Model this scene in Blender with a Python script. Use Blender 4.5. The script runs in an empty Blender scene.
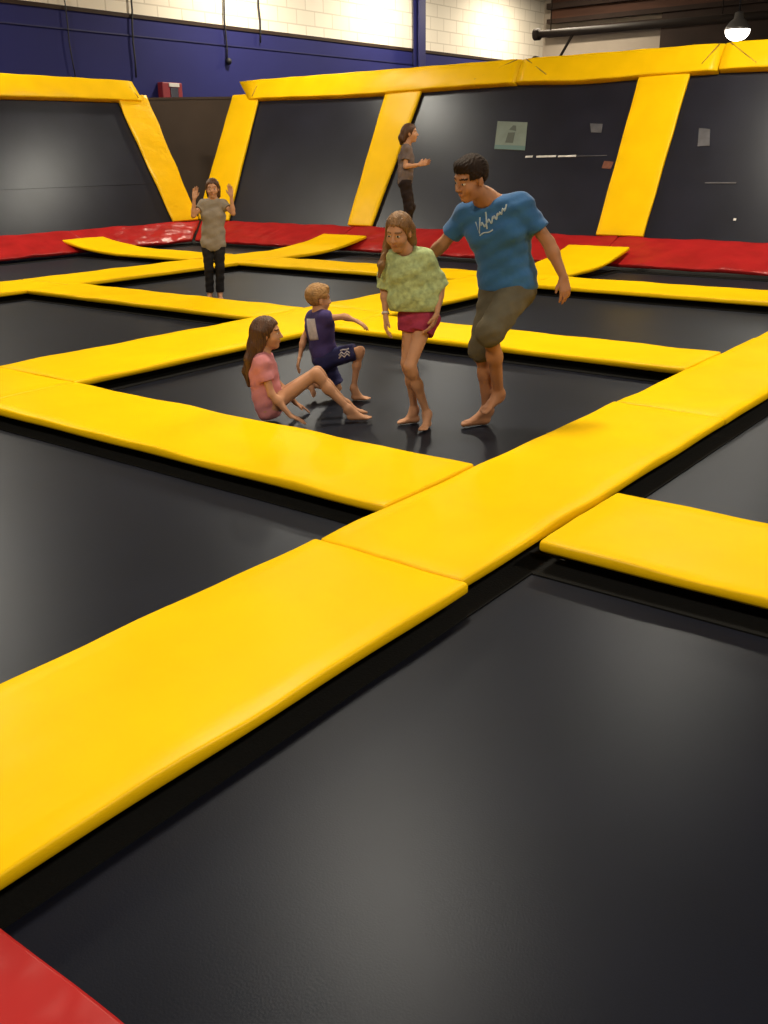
import bpy, bmesh, math
import numpy as np
from mathutils import Vector, Matrix
from mathutils.bvhtree import BVHTree

SC = bpy.context.scene
COL = SC.collection

# ------------------------------------------------------------------ camera, world, exposure
F_PX, PITCH, ROLL, YAW, CAM_H = 958.39, 0.356929, -0.015224, 0.661253, 1.6
cam_data = bpy.data.cameras.new('camera')
cam = bpy.data.objects.new('camera', cam_data)
COL.objects.link(cam)
cam_data.sensor_fit = 'VERTICAL'
cam_data.sensor_height = 36.0
cam_data.lens = 36.0 * F_PX / 1024.0
cam_data.clip_start, cam_data.clip_end = 0.05, 200
fh = Vector((math.cos(YAW), math.sin(YAW), 0))
rt = Vector((math.sin(YAW), -math.cos(YAW), 0))
fw = fh * math.cos(PITCH) - Vector((0, 0, math.sin(PITCH)))
up = fh * math.sin(PITCH) + Vector((0, 0, math.cos(PITCH)))
cr, sr = math.cos(ROLL), math.sin(ROLL)
# image point (u, v) is turned by ROLL before it becomes a ray
cx = rt * cr + up * sr
cy = -rt * sr + up * cr
cam.matrix_world = Matrix(((cx.x, cy.x, -fw.x, 0), (cx.y, cy.y, -fw.y, 0), (cx.z, cy.z, -fw.z, CAM_H), (0, 0, 0, 1)))
SC.camera = cam

vs = SC.view_settings
vs.view_transform = 'Standard'
vs.look = 'None'
vs.gamma = 1.0
vs.use_curve_mapping = False
vs.exposure = 0.0

world = bpy.data.worlds.new('world')
SC.world = world
world.use_nodes = True
world.node_tree.nodes['Background'].inputs['Color'].default_value = (1.0, 0.88, 0.72, 1)
world.node_tree.nodes['Background'].inputs['Strength'].default_value = 0.16

LAMPS = [(6.2, 4.9, 1.0), (13.5, 4.9, .85), (14.8, 14.3, .45), (6.2, 13.0, .6), (21.5, 6.0, .7), (22.0, 14.5, .5), (6.2, -3.2, 1), (13.4, -3.2, .6), (-1.5, 4.9, 1), (-1.5, -3.2, 1)]
LAMP_W = 285.0
LAMP_COL = (1.0, 0.88, 0.68)

# ------------------------------------------------------------------ helpers
def mat(name, col, rough=0.5, spec=0.5, bump=0.0, bscale=40.0, var=0.0, vscale=3.0, detail=3.0, stretch=None, metallic=0.0, emit=None, sheen=0.0, bdist=0.02):
    m = bpy.data.materials.new(name)
    m.use_nodes = True
    nt = m.node_tree
    b = nt.nodes['Principled BSDF']
    b.inputs['Base Color'].default_value = (*col, 1)
    b.inputs['Roughness'].default_value = rough
    b.inputs['Specular IOR Level'].default_value = spec
    b.inputs['Metallic'].default_value = metallic
    if sheen:
        b.inputs['Sheen Weight'].default_value = sheen
    tc = nt.nodes.new('ShaderNodeTexCoord')
    mp = nt.nodes.new('ShaderNodeMapping')
    nt.links.new(tc.outputs['Object'], mp.inputs['Vector'])
    if stretch:
        mp.inputs['Scale'].default_value = stretch
    if var:
        n = nt.nodes.new('ShaderNodeTexNoise')
        n.inputs['Scale'].default_value = vscale
        n.inputs['Detail'].default_value = detail
        nt.links.new(mp.outputs['Vector'], n.inputs['Vector'])
        r = nt.nodes.new('ShaderNodeValToRGB')
        r.color_ramp.elements[0].position = 0.3
        r.color_ramp.elements[1].position = 0.7
        r.color_ramp.elements[0].color = (*[c * (1 - var) for c in col], 1)
        r.color_ramp.elements[1].color = (*[min(1, c * (1 + var)) for c in col], 1)
        nt.links.new(n.outputs['Fac'], r.inputs['Fac'])
        nt.links.new(r.outputs['Color'], b.inputs['Base Color'])
    if bump:
        n2 = nt.nodes.new('ShaderNodeTexNoise')
        n2.inputs['Scale'].default_value = bscale
        n2.inputs['Detail'].default_value = detail
        nt.links.new(mp.outputs['Vector'], n2.inputs['Vector'])
        bp = nt.nodes.new('ShaderNodeBump')
        bp.inputs['Strength'].default_value = bump
        bp.inputs['Distance'].default_value = bdist
        nt.links.new(n2.outputs['Fac'], bp.inputs['Height'])
        nt.links.new(bp.outputs['Normal'], b.inputs['Normal'])
    if emit:
        b.inputs['Emission Color'].default_value = (*emit[0], 1)
        b.inputs['Emission Strength'].default_value = emit[1]
    return m

def gloss(m, amount, rough, graze=0.0, tint=(1, 1, 1)):
    """replace the coat of a material by a thin even sheen over a matt base (woven or stuffed vinyl)"""
    nt = m.node_tree
    b = nt.nodes['Principled BSDF']
    d = nt.nodes.new('ShaderNodeBsdfDiffuse')
    gl = nt.nodes.new('ShaderNodeBsdfGlossy')
    gl.inputs['Roughness'].default_value = rough
    gl.inputs['Color'].default_value = (*tint, 1)
    mx = nt.nodes.new('ShaderNodeMixShader')
    mx.inputs[0].default_value = amount
    if graze:
        lw = nt.nodes.new('ShaderNodeLayerWeight')
        lw.inputs['Blend'].default_value = 0.5
        pw = nt.nodes.new('ShaderNodeMath')
        pw.operation = 'POWER'
        pw.inputs[1].default_value = 3.0
        ma = nt.nodes.new('ShaderNodeMath')
        ma.operation = 'MULTIPLY_ADD'
        ma.inputs[1].default_value = graze
        ma.inputs[2].default_value = amount
        nt.links.new(lw.outputs['Facing'], pw.inputs[0])
        nt.links.new(pw.outputs[0], ma.inputs[0])
        nt.links.new(ma.outputs[0], mx.inputs[0])
    d.inputs['Color'].default_value = b.inputs['Base Color'].default_value
    for l in list(nt.links):
        if l.to_node == b and l.to_socket.name == 'Base Color':
            nt.links.new(l.from_socket, d.inputs['Color'])
        if l.to_node == b and l.to_socket.name == 'Normal':
            nt.links.new(l.from_socket, d.inputs['Normal'])
            nt.links.new(l.from_socket, gl.inputs['Normal'])
    nt.links.new(d.outputs[0], mx.inputs[1])
    nt.links.new(gl.outputs[0], mx.inputs[2])
    nt.links.new(mx.outputs[0], nt.nodes['Material Output'].inputs['Surface'])
    return m

M = {}
M['yellow'] = gloss(mat('yellow_vinyl', (0.92, 0.565, 0.003), 0.45, 0.16, 0.10, 7, 0.05, 2.0), 0.012, 0.35)
M['yellow_wrinkled'] = gloss(mat('wrinkled_yellow_vinyl', (0.92, 0.55, 0.006), 0.42, 0.25, 0.45, 5, 0.05, 2.0, stretch=(1, 1, 2.5)), 0.03, 0.3)
M['red'] = gloss(mat('red_vinyl', (0.37, 0.016, 0.017), 0.38, 0.25, 1.0, 3.6, 0.12, 3.0, detail=1.5, stretch=(1.0, 1.0, 2.0), bdist=0.035), 0.032, 0.28)
M['bed'] = gloss(mat('woven_bed', (0.0052, 0.0062, 0.0125), 0.33, 0.16, 0.04, 160, 0.2, 1.3), 0.014, 0.35, 0.14, (0.84, 0.90, 1.0))
M['wall_bed'] = gloss(mat('woven_wall_bed', (0.0125, 0.0130, 0.0230), 0.33, 0.16, 0.04, 160, 0.2, 1.3), 0.036, 0.33, 0.02, (0.86, 0.92, 1.0))
M['webbing_shade'] = mat('black_webbing_shade', (0.006, 0.006, 0.006), 0.9, 0.15, 0.2, 90)
M['black'] = mat('black_board', (0.006, 0.005, 0.005), 0.85, 0.2)
M['floor'] = mat('dark_concrete', (0.03, 0.029, 0.028), 0.8, 0.3, 0.1, 8, 0.15, 1.5)
M['steel_blue'] = mat('blue_paint', (0.016, 0.017, 0.095), 0.5, 0.4)
M['pale_wall'] = mat('grey_plaster', (0.40, 0.34, 0.28), 0.8, 0.2, 0.1, 10, 0.1, 0.6)
M['brown_wood'] = mat('brown_timber', (0.085, 0.035, 0.02), 0.7, 0.3, 0.2, 4, 0.35, 1.2, stretch=(1, 0.3, 3))
M['dark_wood'] = mat('dark_timber', (0.03, 0.016, 0.011), 0.75, 0.3, 0.2, 4, 0.3, 1.0)
M['ceiling'] = mat('ceiling_board', (0.30, 0.27, 0.22), 0.9, 0.2)
M['partition'] = mat('grey_brown_board', (0.070, 0.050, 0.038), 0.7, 0.3, 0.05, 6, 0.15, 0.8)
M['cable'] = mat('black_cable', (0.01, 0.01, 0.015), 0.6)
M['pipe'] = mat('dark_steel_pipe', (0.03, 0.022, 0.018), 0.75, 0.2)
M['lamp_body'] = mat('grey_lamp_metal', (0.25, 0.24, 0.24), 0.4, 0.5, metallic=0.7)
M['lens'] = mat('glowing_lens', (0.9, 0.9, 0.85), 0.3, emit=((1.0, 0.92, 0.78), 14.0))
M['paper'] = mat('pale_green_paper', (0.17, 0.21, 0.19), 0.6, 0.2, var=0.1, vscale=5)
M['paper_edge'] = mat('teal_print', (0.09, 0.17, 0.17), 0.6)
M['ink'] = mat('grey_ink', (0.07, 0.085, 0.075), 0.7)
M['white_showthrough'] = mat('white_showthrough', (0.62, 0.62, 0.62), 0.4, var=0.3, vscale=6)
M['grey_patch'] = mat('grey_patch', (0.07, 0.07, 0.085), 0.6, var=0.25, vscale=6)
M['orange_patch'] = mat('orange_patch', (0.14, 0.045, 0.025), 0.6, var=0.3, vscale=14)
M['red_paint'] = mat('red_paint', (0.23, 0.02, 0.03), 0.45)
M['white_paint'] = mat('white_paint', (0.6, 0.58, 0.56), 0.5)
M['dark_glass'] = mat('dark_glass', (0.02, 0.02, 0.04), 0.2)

# wall with a painted blue lower band and cream blockwork above
def wall_material():
    m = bpy.data.materials.new('painted_blockwork')
    m.use_nodes = True
    nt = m.node_tree
    b = nt.nodes['Principled BSDF']
    b.inputs['Roughness'].default_value = 0.75
    b.inputs['Specular IOR Level'].default_value = 0.25
    tc = nt.nodes.new('ShaderNodeTexCoord')
    sp = nt.nodes.new('ShaderNodeSeparateXYZ')
    nt.links.new(tc.outputs['Object'], sp.inputs[0])
    cmb = nt.nodes.new('ShaderNodeCombineXYZ')
    nt.links.new(sp.outputs['X'], cmb.inputs['X'])
    nt.links.new(sp.outputs['Z'], cmb.inputs['Y'])
    br = nt.nodes.new('ShaderNodeTexBrick')
    nt.links.new(cmb.outputs[0], br.inputs['Vector'])
    br.inputs['Scale'].default_value = 1.0
    br.inputs['Brick Width'].default_value = 0.8
    br.inputs['Row Height'].default_value = 0.4
    br.inputs['Mortar Size'].default_value = 0.018
    br.inputs['Color1'].default_value = (0.82, 0.76, 0.66, 1)
    br.inputs['Color2'].default_value = (0.77, 0.71, 0.61, 1)
    br.inputs['Mortar'].default_value = (0.60, 0.54, 0.45, 1)
    gt = nt.nodes.new('ShaderNodeMath')
    gt.operation = 'GREATER_THAN'
    gt.inputs[1].default_value = 4.89
    nt.links.new(sp.outputs['Z'], gt.inputs[0])
    ns = nt.nodes.new('ShaderNodeTexNoise')
    ns.inputs['Scale'].default_value = 0.7
    nt.links.new(tc.outputs['Object'], ns.inputs['Vector'])
    rp = nt.nodes.new('ShaderNodeValToRGB')
    rp.color_ramp.elements[0].color = (0.014, 0.015, 0.100, 1)
    rp.color_ramp.elements[1].color = (0.019, 0.022, 0.140, 1)
    nt.links.new(ns.outputs['Fac'], rp.inputs['Fac'])
    mx = nt.nodes.new('ShaderNodeMix')
    mx.data_type = 'RGBA'
    nt.links.new(gt.outputs[0], mx.inputs[0])
    nt.links.new(rp.outputs[0], mx.inputs[6])
    nt.links.new(br.outputs['Color'], mx.inputs[7])
    nt.links.new(mx.outputs[2], b.inputs['Base Color'])
    return m
M['wall'] = wall_material()

def link(name, me, m=None, parent=None, smooth=False):
    o = bpy.data.objects.new(name, me)
    COL.objects.link(o)
    if m is not None:
        for mm in (m if isinstance(m, (list, tuple)) else [m]):
            me.materials.append(mm)
    if parent is not None:
        o.parent = parent
    if smooth:
        for pl in me.polygons:
            pl.use_smooth = True
    return o

def tag(o, label, cat, group=None):
    o['label'] = label
    o['category'] = cat
    if group:
        o['group'] = group
    return o

def thing(name, label, cat, loc=(0, 0, 0), rz=0.0, group=None):
    o = bpy.data.objects.new(name, None)
    COL.objects.link(o)
    o.empty_display_size = 0.1
    o.location = loc
    o.rotation_euler = (0, 0, rz)
    return tag(o, label, cat, group)

def struct(o):
    o['kind'] = 'structure'
    return o

def pydata(name, verts, faces, m, parent=None, smooth=False):
    me = bpy.data.meshes.new(name)
    me.from_pydata([tuple(v) for v in verts], [], faces)
    bm = bmesh.new()
    bm.from_mesh(me)
    bmesh.ops.recalc_face_normals(bm, faces=bm.faces)
    bm.to_mesh(me)
    bm.free()
    return link(name, me, m, parent, smooth)

def box_bm(bm, c, s, bev=0.0, rot=None):
    r = bmesh.ops.create_cube(bm, size=1.0)
    vv = r['verts']
    for v in vv:
        v.co = Vector((v.co.x * s[0], v.co.y * s[1], v.co.z * s[2]))
        if rot is not None:
            v.co = rot @ v.co
        v.co += Vector(c)
    if bev:
        es = list({e for v in vv for e in v.link_edges})
        bmesh.ops.bevel(bm, geom=es, offset=bev, segments=2, affect='EDGES', profile=0.5)

def obj_bm(name, bm, m, parent=None, smooth=False):
    me = bpy.data.meshes.new(name)
    bm.to_mesh(me)
    bm.free()
    return link(name, me, m, parent, smooth)

def box(name, c, s, m, parent=None, bev=0.0, rot=None):
    bm = bmesh.new()
    box_bm(bm, c, s, bev, rot)
    return obj_bm(name, bm, m, parent)

def tube_mesh(bm, pts, r, n=10, cap=True):
    pts = [Vector(q) for q in pts]
    rr = r if isinstance(r, (list, tuple)) else [r] * len(pts)
    rings = []
    a0 = None
    for i, q in enumerate(pts):
        d = (pts[min(i + 1, len(pts) - 1)] - pts[max(i - 1, 0)]).normalized()
        if a0 is None:
            a0 = d.orthogonal().normalized()
        a = (a0 - d * a0.dot(d)).normalized()
        a0 = a
        b = d.cross(a)
        rings.append([bm.verts.new(q + (a * math.cos(2 * math.pi * k / n) + b * math.sin(2 * math.pi * k / n)) * rr[i]) for k in range(n)])
    for i in range(len(rings) - 1):
        for k in range(n):
            bm.faces.new((rings[i][k], rings[i][(k + 1) % n], rings[i + 1][(k + 1) % n], rings[i + 1][k]))
    if cap:
        bm.faces.new(rings[0][::-1])
        bm.faces.new(rings[-1])

def tube(name, pts, r, m, parent=None, n=10):
    bm = bmesh.new()
    tube_mesh(bm, pts, r, n)
    bmesh.ops.recalc_face_normals(bm, faces=bm.faces)
    return obj_bm(name, bm, m, parent, True)

def hsh(i):
    x = math.sin(i * 127.1 + 311.7) * 43758.5453
    return x - math.floor(x)

def pad_mesh(name, path, width, thick, m, parent=None, wv=None, bev=0.014, crown=0.004, seed=0, taper=None, step=0.12, wave=0.003, miter=0.0):
    """stuffed vinyl pad: a rounded section swept along the top centre line path (list of points); wv = across direction"""
    P = [Vector(q) for q in path]
    L = [0.0]
    for i in range(1, len(P)):
        L.append(L[-1] + (P[i] - P[i - 1]).length)
    tot = L[-1]
    n = max(4, int(tot / step))
    st = [0.0, 0.006, bev] + [bev + (tot - 2 * bev) * k / n for k in range(1, n)] + [tot - bev, tot - 0.006, tot]
    def at(s):
        for i in range(1, len(P)):
            if s <= L[i] + 1e-9:
                t = (s - L[i - 1]) / (L[i] - L[i - 1])
                return P[i - 1].lerp(P[i], t)
        return P[-1]
    W = Vector(wv).normalized()
    verts, faces = [], []
    nw = 9
    prof = []
    hw = width / 2
    prof += [(-hw, -thick + bev), (-hw, -bev), (-hw + bev * .3, -bev * .3), (-hw + bev, 0)]
    prof += [(-hw + bev + (width - 2 * bev) * k / nw, 0) for k in range(1, nw)]
    prof += [(hw - bev, 0), (hw - bev * .3, -bev * .3), (hw, -bev), (hw, -thick + bev), (hw - bev, -thick), (-hw + bev, -thick)]
    K = len(prof)
    for j, s in enumerate(st):
        c = at(s)
        d = (at(min(tot, s + .03)) - at(max(0, s - .03))).normalized()
        U = d.cross(W)
        if U.length < 1e-6:
            U = Vector((0, 0, 1))
        U.normalize()
        e = min(s, tot - s)
        shr = 0.0 if e >= bev else bev * (1 - math.sqrt(max(0, 1 - (1 - e / bev) ** 2))) * 0.8
        k = 1.0 if taper is None else taper[0] + (taper[1] - taper[0]) * s / tot
        for (a, h) in prof:
            x = a * k
            x = math.copysign(max(0, abs(x) - shr), x)
            cr_ = crown * (1 - (a / hw) ** 2) * min(1, e / 0.12)
            w_ = wave * (math.sin(5.1 * s + 3 * a + seed * 2.3) + 0.7 * math.sin(11.3 * s - 7 * a + seed) + .5 * math.sin(23 * a + 7 * s + seed * 1.7))
            hh = h
            if h > -bev * 1.01:
                hh = h - shr + (cr_ + w_ if h > -bev * .5 else 0)
            else:
                hh = h + shr
            verts.append(c + d * (miter * (0.5 + 0.5 * a / hw) * s / tot) + W * (x + (wave * math.sin(6.3 * s + seed * 3.1) * (1 if a > 0 else -1))) + U * hh)
    for j in range(len(st) - 1):
        for i in range(K):
            faces.append((j * K + i, j * K + (i + 1) % K, (j + 1) * K + (i + 1) % K, (j + 1) * K + i))
    faces.append(tuple(range(K))[::-1])
    faces.append(tuple((len(st) - 1) * K + i for i in range(K)))
    o = pydata(name, verts, faces, m, parent, True)
    return o

# ------------------------------------------------------------------ structure
BED_Z = -0.13
struct(box('floor', (15, 5, -0.25), (48, 36, 0.2), M['floor']))
struct(box('wall_back', (14.5, 21.15, 4.0), (47.4, 0.3, 8.3), M['wall']))
struct(box('wall_right', (38.05, 5, 4.0), (0.3, 36, 8.3), M['pale_wall']))
struct(box('ceiling', (15, 5, 8.2), (48, 36, 0.2), M['ceiling']))
struct(box('trim_1', (14.5, 20.985, 4.89), (46.6, 0.03, 0.09), M['dark_wood']))
struct(box('trim_2', (14.5, 20.985, 4.45), (46.6, 0.02, 0.03), M['steel_blue']))
# timber cladding of the far right wall, with stepped rails
struct(box('trim_3', (37.8, 8.4, 7.3), (0.2, 24.4, 1.7), M['brown_wood']))
for i, (z, h, d) in enumerate(((6.42, 0.16, 0.30), (6.95, 0.2, 0.36), (7.5, 0.2, 0.42))):
    struct(box('trim_%d' % (4 + i), (37.7 - d / 2, 8.4, z), (d, 24.4, h), M['dark_wood']))
struct(box('trim_7', (37.72, 5.4, 5.3), (0.36, 21.0, 2.3), M['dark_wood']))
struct(box('trim_8', (37.5, 8.4, 6.0), (0.3, 24.4, 0.28), M['dark_wood']))

t = thing('steel_column', 'dark blue steel column rising against the cream back wall', 'column', (29.0, 20.75, -0.15))
bm = bmesh.new()
box_bm(bm, (0, 0.1, 4.0), (0.40, 0.04, 8.2), 0.01)
box_bm(bm, (0, -0.1, 4.0), (0.40, 0.04, 8.2), 0.01)
box_bm(bm, (0, 0, 4.0), (0.05, 0.17, 8.2))
obj_bm('i_beam', bm, M['steel_blue'], t)
box('base_plate', (0, 0, 0.02), (0.6, 0.4, 0.04), M['steel_blue'], t)

for i, (x0, x1, zb, lb, knob) in enumerate(((15.1, 15.25, 3.4, 'faint thin cable on the blue wall, leftmost of the four', 0),
        (17.27, 17.06, 3.5, 'dark cable running down the blue wall left of the corner gap', 0),
        (20.3, 20.25, 4.05, 'cable with a round plug at its lower end on the blue wall', 1),
        (21.6, 21.6, 4.6, 'short dark cable on the cream wall, rightmost of the four', 0))):
    zt = 8.05
    pts = [(x0 + (x1 - x0) * k / 12 + 0.02 * math.sin(k * 1.7 + i), 20.94, zt + (zb - zt) * k / 12) for k in range(13)]
    t = thing('hanging_cable', lb, 'cable', (x0, 20.94, zb), group='cables on the back wall')
    pts = [(p_[0] - x0, 0, p_[2] - zb) for p_ in pts]
    tube('cord', pts, 0.022 if i else 0.014, M['cable'], t, 8)
    if knob:
        bm = bmesh.new()
        bmesh.ops.create_uvsphere(bm, u_segments=12, v_segments=8, radius=0.09)
        obj_bm('plug', bm, M['cable'], t, True)

# pipe and bracket on the right
t = thing('steel_pipe', 'long dark pipe crossing high in front of the far right wall', 'pipe', (33, 14, 5.42))
tube('pipe', [(0, 4.55, 0.06), (0, -9, -0.05)], 0.12, M['pipe'], t, 14)
tube('flange', [(0, 4.63, 0.06), (0, 4.43, 0.06)], 0.19, M['pipe'], t, 14)
tube('brace', [(0, 3.1, 0.02), (0.0, 3.75, -0.95)], 0.05, M['pipe'], t, 8)
for y in (4.0, -2.0, -7.0):
    tube('hanger_rod', [(0, y, 0.1), (0, y, 2.65)], 0.02, M['pipe'], t, 6)
t = thing('pipe_end', 'short capped pipe end low beside the far corner', 'pipe', (33.4, 18.5, 4.62))
tube('barrel', [(-.45, 0, 0), (4.52, 0, 0)], 0.13, M['pipe'], t, 14)
tube('cap', [(-.55, 0, 0), (-.40, 0, 0)], 0.17, M['pipe'], t, 14)

# ------------------------------------------------------------------ trampoline beds
XS = [(0.80, 3.46), (4.276, 7.294), (8.106, 11.188), (12.143, 14.12)]
YS = [(-2.5, 1.89), (2.676, 6.326), (7.393, 11.6), (12.7, 15.95)]
BED_LABEL = {
    (0, 0): 'large dark trampoline bed in the foreground beside the red corner pad',
    (1, 0): 'dark trampoline bed at the right edge behind the right-hand yellow cross pad',
    (0, 1): 'dark trampoline bed at the left edge in front of the seated girl',
    (1, 1): 'dark trampoline bed on which the man and three children play',
    (2, 1): 'dark trampoline bed directly behind the man, bounded by two yellow cross pads',
    (3, 1): 'narrow dark trampoline bed between the rear yellow pad and the red base at right',
    (1, 2): 'dark trampoline bed at the left edge behind the seated girl',
    (2, 2): 'dark trampoline bed under the child with raised hands',
    (3, 2): 'narrow far trampoline bed in front of the red base below the middle wall panel',
    (2, 3): 'narrow dark trampoline bed at far left in front of the red base',
    (3, 3): 'small dark trampoline bed in the far corner below the yellow V',
    (2, 0): 'dark trampoline bed beyond the right edge',
    (3, 0): 'narrow dark trampoline bed beyond the right edge by the red base',
}
for (i, j), lb in BED_LABEL.items():
    (x0, x1), (y0, y1) = XS[i], YS[j]
    o = 0.16
    x0 -= o; x1 += o; y0 -= o; y1 += o
    if i == 3: x1 = 14.2
    if j == 3: y1 = 16.05
    cxx, cyy = (x0 + x1) / 2, (y0 + y1) / 2
    t = thing('trampoline', lb, 'trampoline', (cxx, cyy, BED_Z), group='floor trampolines')
    wx, wy = (x1 - x0) / 2, (y1 - y0) / 2
    # gently dished fabric bed
    n = 24
    V, Fc = [], []
    for a in range(n + 1):
        for b in range(n + 1):
            u, v = -1 + 2 * a / n, -1 + 2 * b / n
            V.append((u * wx, v * wy, 0.0))
    for a in range(n):
        for b in range(n):
            q = a * (n + 1) + b
            Fc.append((q, q + 1, q + n + 2, q + n + 1))
    m = len(V)
    V += [(x, y, -0.018) for x, y in ((-wx, -wy), (wx, -wy), (wx, wy), (-wx, wy))]
    Fc.append((m, m + 1, m + 2, m + 3))
    pydata('bed', V, Fc, M['bed'], t)
    bw = o + 0.045  # black webbing border; its blackness also stands in for shade beside the pads
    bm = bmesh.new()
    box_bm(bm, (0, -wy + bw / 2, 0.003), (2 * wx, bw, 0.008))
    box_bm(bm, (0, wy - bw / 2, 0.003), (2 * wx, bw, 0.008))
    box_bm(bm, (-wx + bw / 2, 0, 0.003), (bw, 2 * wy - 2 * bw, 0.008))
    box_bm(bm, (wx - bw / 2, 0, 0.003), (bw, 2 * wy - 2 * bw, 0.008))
    obj_bm('webbing_shade_band', bm, M['webbing_shade'], t)

# ------------------------------------------------------------------ floor pads
PT = 0.055
def floor_pad(axis, a0, a1, c0, c1, lb, seed, curve=None, m='yellow'):
    """axis 'x': runs along x from a0 to a1, across y c0..c1"""
    w = c1 - c0
    mid = (c0 + c1) / 2
    n = 16
    loc = ((a0 + a1) / 2, mid, 0) if axis == 'x' else (mid, (a0 + a1) / 2, 0)
    t = thing('floor_pad', lb, 'pad', (loc[0], loc[1], -0.118), group='padded walkways between the trampolines')
    pts = []
    for k in range(n + 1):
        s = a0 + (a1 - a0) * k / n
        z = 0.118
        if curve:
            z += curve[1] * max(0, (s - curve[0]) / (a1 - curve[0])) ** 2
        pts.append((s - (a0 + a1) / 2, 0, z) if axis == 'x' else (0, s - (a0 + a1) / 2, z))
    wv = (0, -1, 0) if axis == 'x' else (1, 0, 0)
    if axis == 'x':
        o = pad_mesh('vinyl_cover', pts, w, PT, M[m], t, (0, 1, 0), seed=seed)
    else:
        o = pad_mesh('vinyl_cover', pts, w, PT, M[m], t, (-1, 0, 0), seed=seed)
    # sits on a black board that bridges the edges of the beds beside it
    L = (curve[0] - a0 if curve else a1 - a0) - 0.04
    sh = (a0 + 0.02 + L / 2) - (a0 + a1) / 2
    bw = w - 0.26
    if axis == 'x':
        box('support_board', (sh, 0, 0.0325), (L, bw, 0.065), M['black'], t)
    else:
        box('support_board', (0, sh, 0.0325), (bw, L, 0.065), M['black'], t)
    return t

floor_pad('x', 0.0, 2.95, 1.872, 2.690, 'wide yellow pad in the foreground running off the left edge', 1)
floor_pad('x', 2.96, 6.00, 1.905, 2.672, 'yellow pad at the crossing, with cross pads meeting it from both sides', 2)
floor_pad('x', 6.01, 8.9, 1.90, 2.66, 'yellow pad at the right edge continuing the front walkway beyond a seam', 3)
floor_pad('y', 2.69, 6.325, 3.463, 4.276, 'yellow cross pad running left of centre in front of the seated girl', 4)
floor_pad('y', -2.4, 1.86, 3.490, 4.300, 'yellow cross pad jutting to the right edge behind the foreground bed', 5)
floor_pad('x', 1.2, 4.27, 6.335, 7.393, 'yellow pad at the left edge where the front cross pad ends', 6)
floor_pad('x', 4.28, 8.3, 6.326, 7.393, 'yellow pad behind the seated girl and the boy', 7)
floor_pad('x', 8.31, 11.6, 6.330, 7.390, 'yellow pad between the green-topped girl and the man, behind them', 8)
floor_pad('x', 11.61, 14.42, 6.34, 7.38, 'yellow pad right of the man, its end curling up onto the red base', 9, (12.9, 0.21))
floor_pad('y', 2.67, 6.32, 7.294, 8.106, 'yellow cross pad behind the legs of the man, reaching the right walkway', 10)
floor_pad('y', 7.40, 11.59, 7.294, 8.106, 'yellow cross pad in front of the child with raised hands', 11)
floor_pad('x', 4.2, 7.93, 11.6, 12.70, 'short piece of yellow pad at the far left edge', 12)
floor_pad('x', 7.95, 11.18, 11.6, 12.70, 'yellow pad left of the child with raised hands, slanting up to the far crossing', 13)
floor_pad('x', 11.19, 14.5, 11.6, 12.65, 'yellow pad right of the child with raised hands, its end curling up onto red', 14, (12.8, 0.19))
floor_pad('y', 2.67, 6.33, 11.188, 12.143, 'rear yellow cross pad running to the right edge behind the man', 15)
floor_pad('y', 7.40, 11.59, 11.188, 12.143, 'rear yellow cross pad between the raised-hands child and the green-topped girl', 16)
floor_pad('y', 12.71, 16.35, 11.188, 12.143, 'yellow cross pad at far left whose end curls up onto the red base', 17, (14.6, 0.17))

floor_pad('x', 8.91, 11.60, 1.90, 2.66, 'yellow walkway pad beyond the right edge, nearer of two', 18)
floor_pad('x', 11.61, 14.42, 1.90, 2.66, 'yellow walkway pad beyond the right edge, curling up onto red', 19, (12.9, 0.21))
floor_pad('y', -2.4, 1.89, 7.294, 8.106, 'yellow cross pad beyond the right edge', 20)
floor_pad('y', -2.4, 1.89, 11.188, 12.143, 'yellow cross pad beyond the right edge, farther one', 21)

def red_pad(path, w, wv, lb, seed, thick=0.06, wave=0.007, miter=0.0):
    t = thing('red_pad', lb, 'pad', tuple(path[0]), group='red border pads')
    b = Vector(path[0])
    pad_mesh('vinyl_cover', [Vector(q) - b for q in path], w, thick, M['red'], t, wv, seed=seed, wave=wave, step=0.07, miter=miter)
    return t
red_pad([(0.40, -2.4, 0.0), (0.40, 1.745, 0.0)], 0.80, (-1, 0, 0), 'red pad filling the bottom left corner of the view', 1, wave=0.003)
box('support_board', (0, 2.07, -0.085), (0.5, 4.1, 0.06), M['black'], bpy.data.objects['red_pad'])

# red sloping base pads under the wall trampolines
def slope(a, b):
    return Vector(a), Vector(b)
sx = (Vector((15.02, 0, 0.31)) - Vector((14.13, 0, -0.02)))
for y0, y1, lb, sd in ((-2.5, 6.8, 'red sloping base pad at the right edge below the right wall panel', 3), (6.81, 12.3, 'red sloping base pad behind the man below the middle wall panel', 4), (12.31, 16.64, 'red sloping base pad between the middle wall strip and the corner', 5)):
    c = Vector((14.575, 0, 0.145))
    red_pad([(c.x, y0, c.z), (c.x, y1, c.z)], sx.length, -sx.normalized(), lb, sd, miter=-0.70 if y1 > 16 else 0)
sy = (Vector((0, 16.67, 0.31)) - Vector((0, 15.97, -0.02)))
for x0, x1, lb, sd in ((6.5, 11.6, 'red sloping base pad at the left edge below the left wall panel', 6), (11.61, 14.10, 'red sloping base pad left of the corner behind the raised-hands child', 7)):
    c = Vector((0, 16.32, 0.145))
    red_pad([(x0, c.y, c.z), (x1, c.y, c.z)], sy.length, sy.normalized(), lb, sd, miter=0.86 if x1 > 14 else 0)

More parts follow.
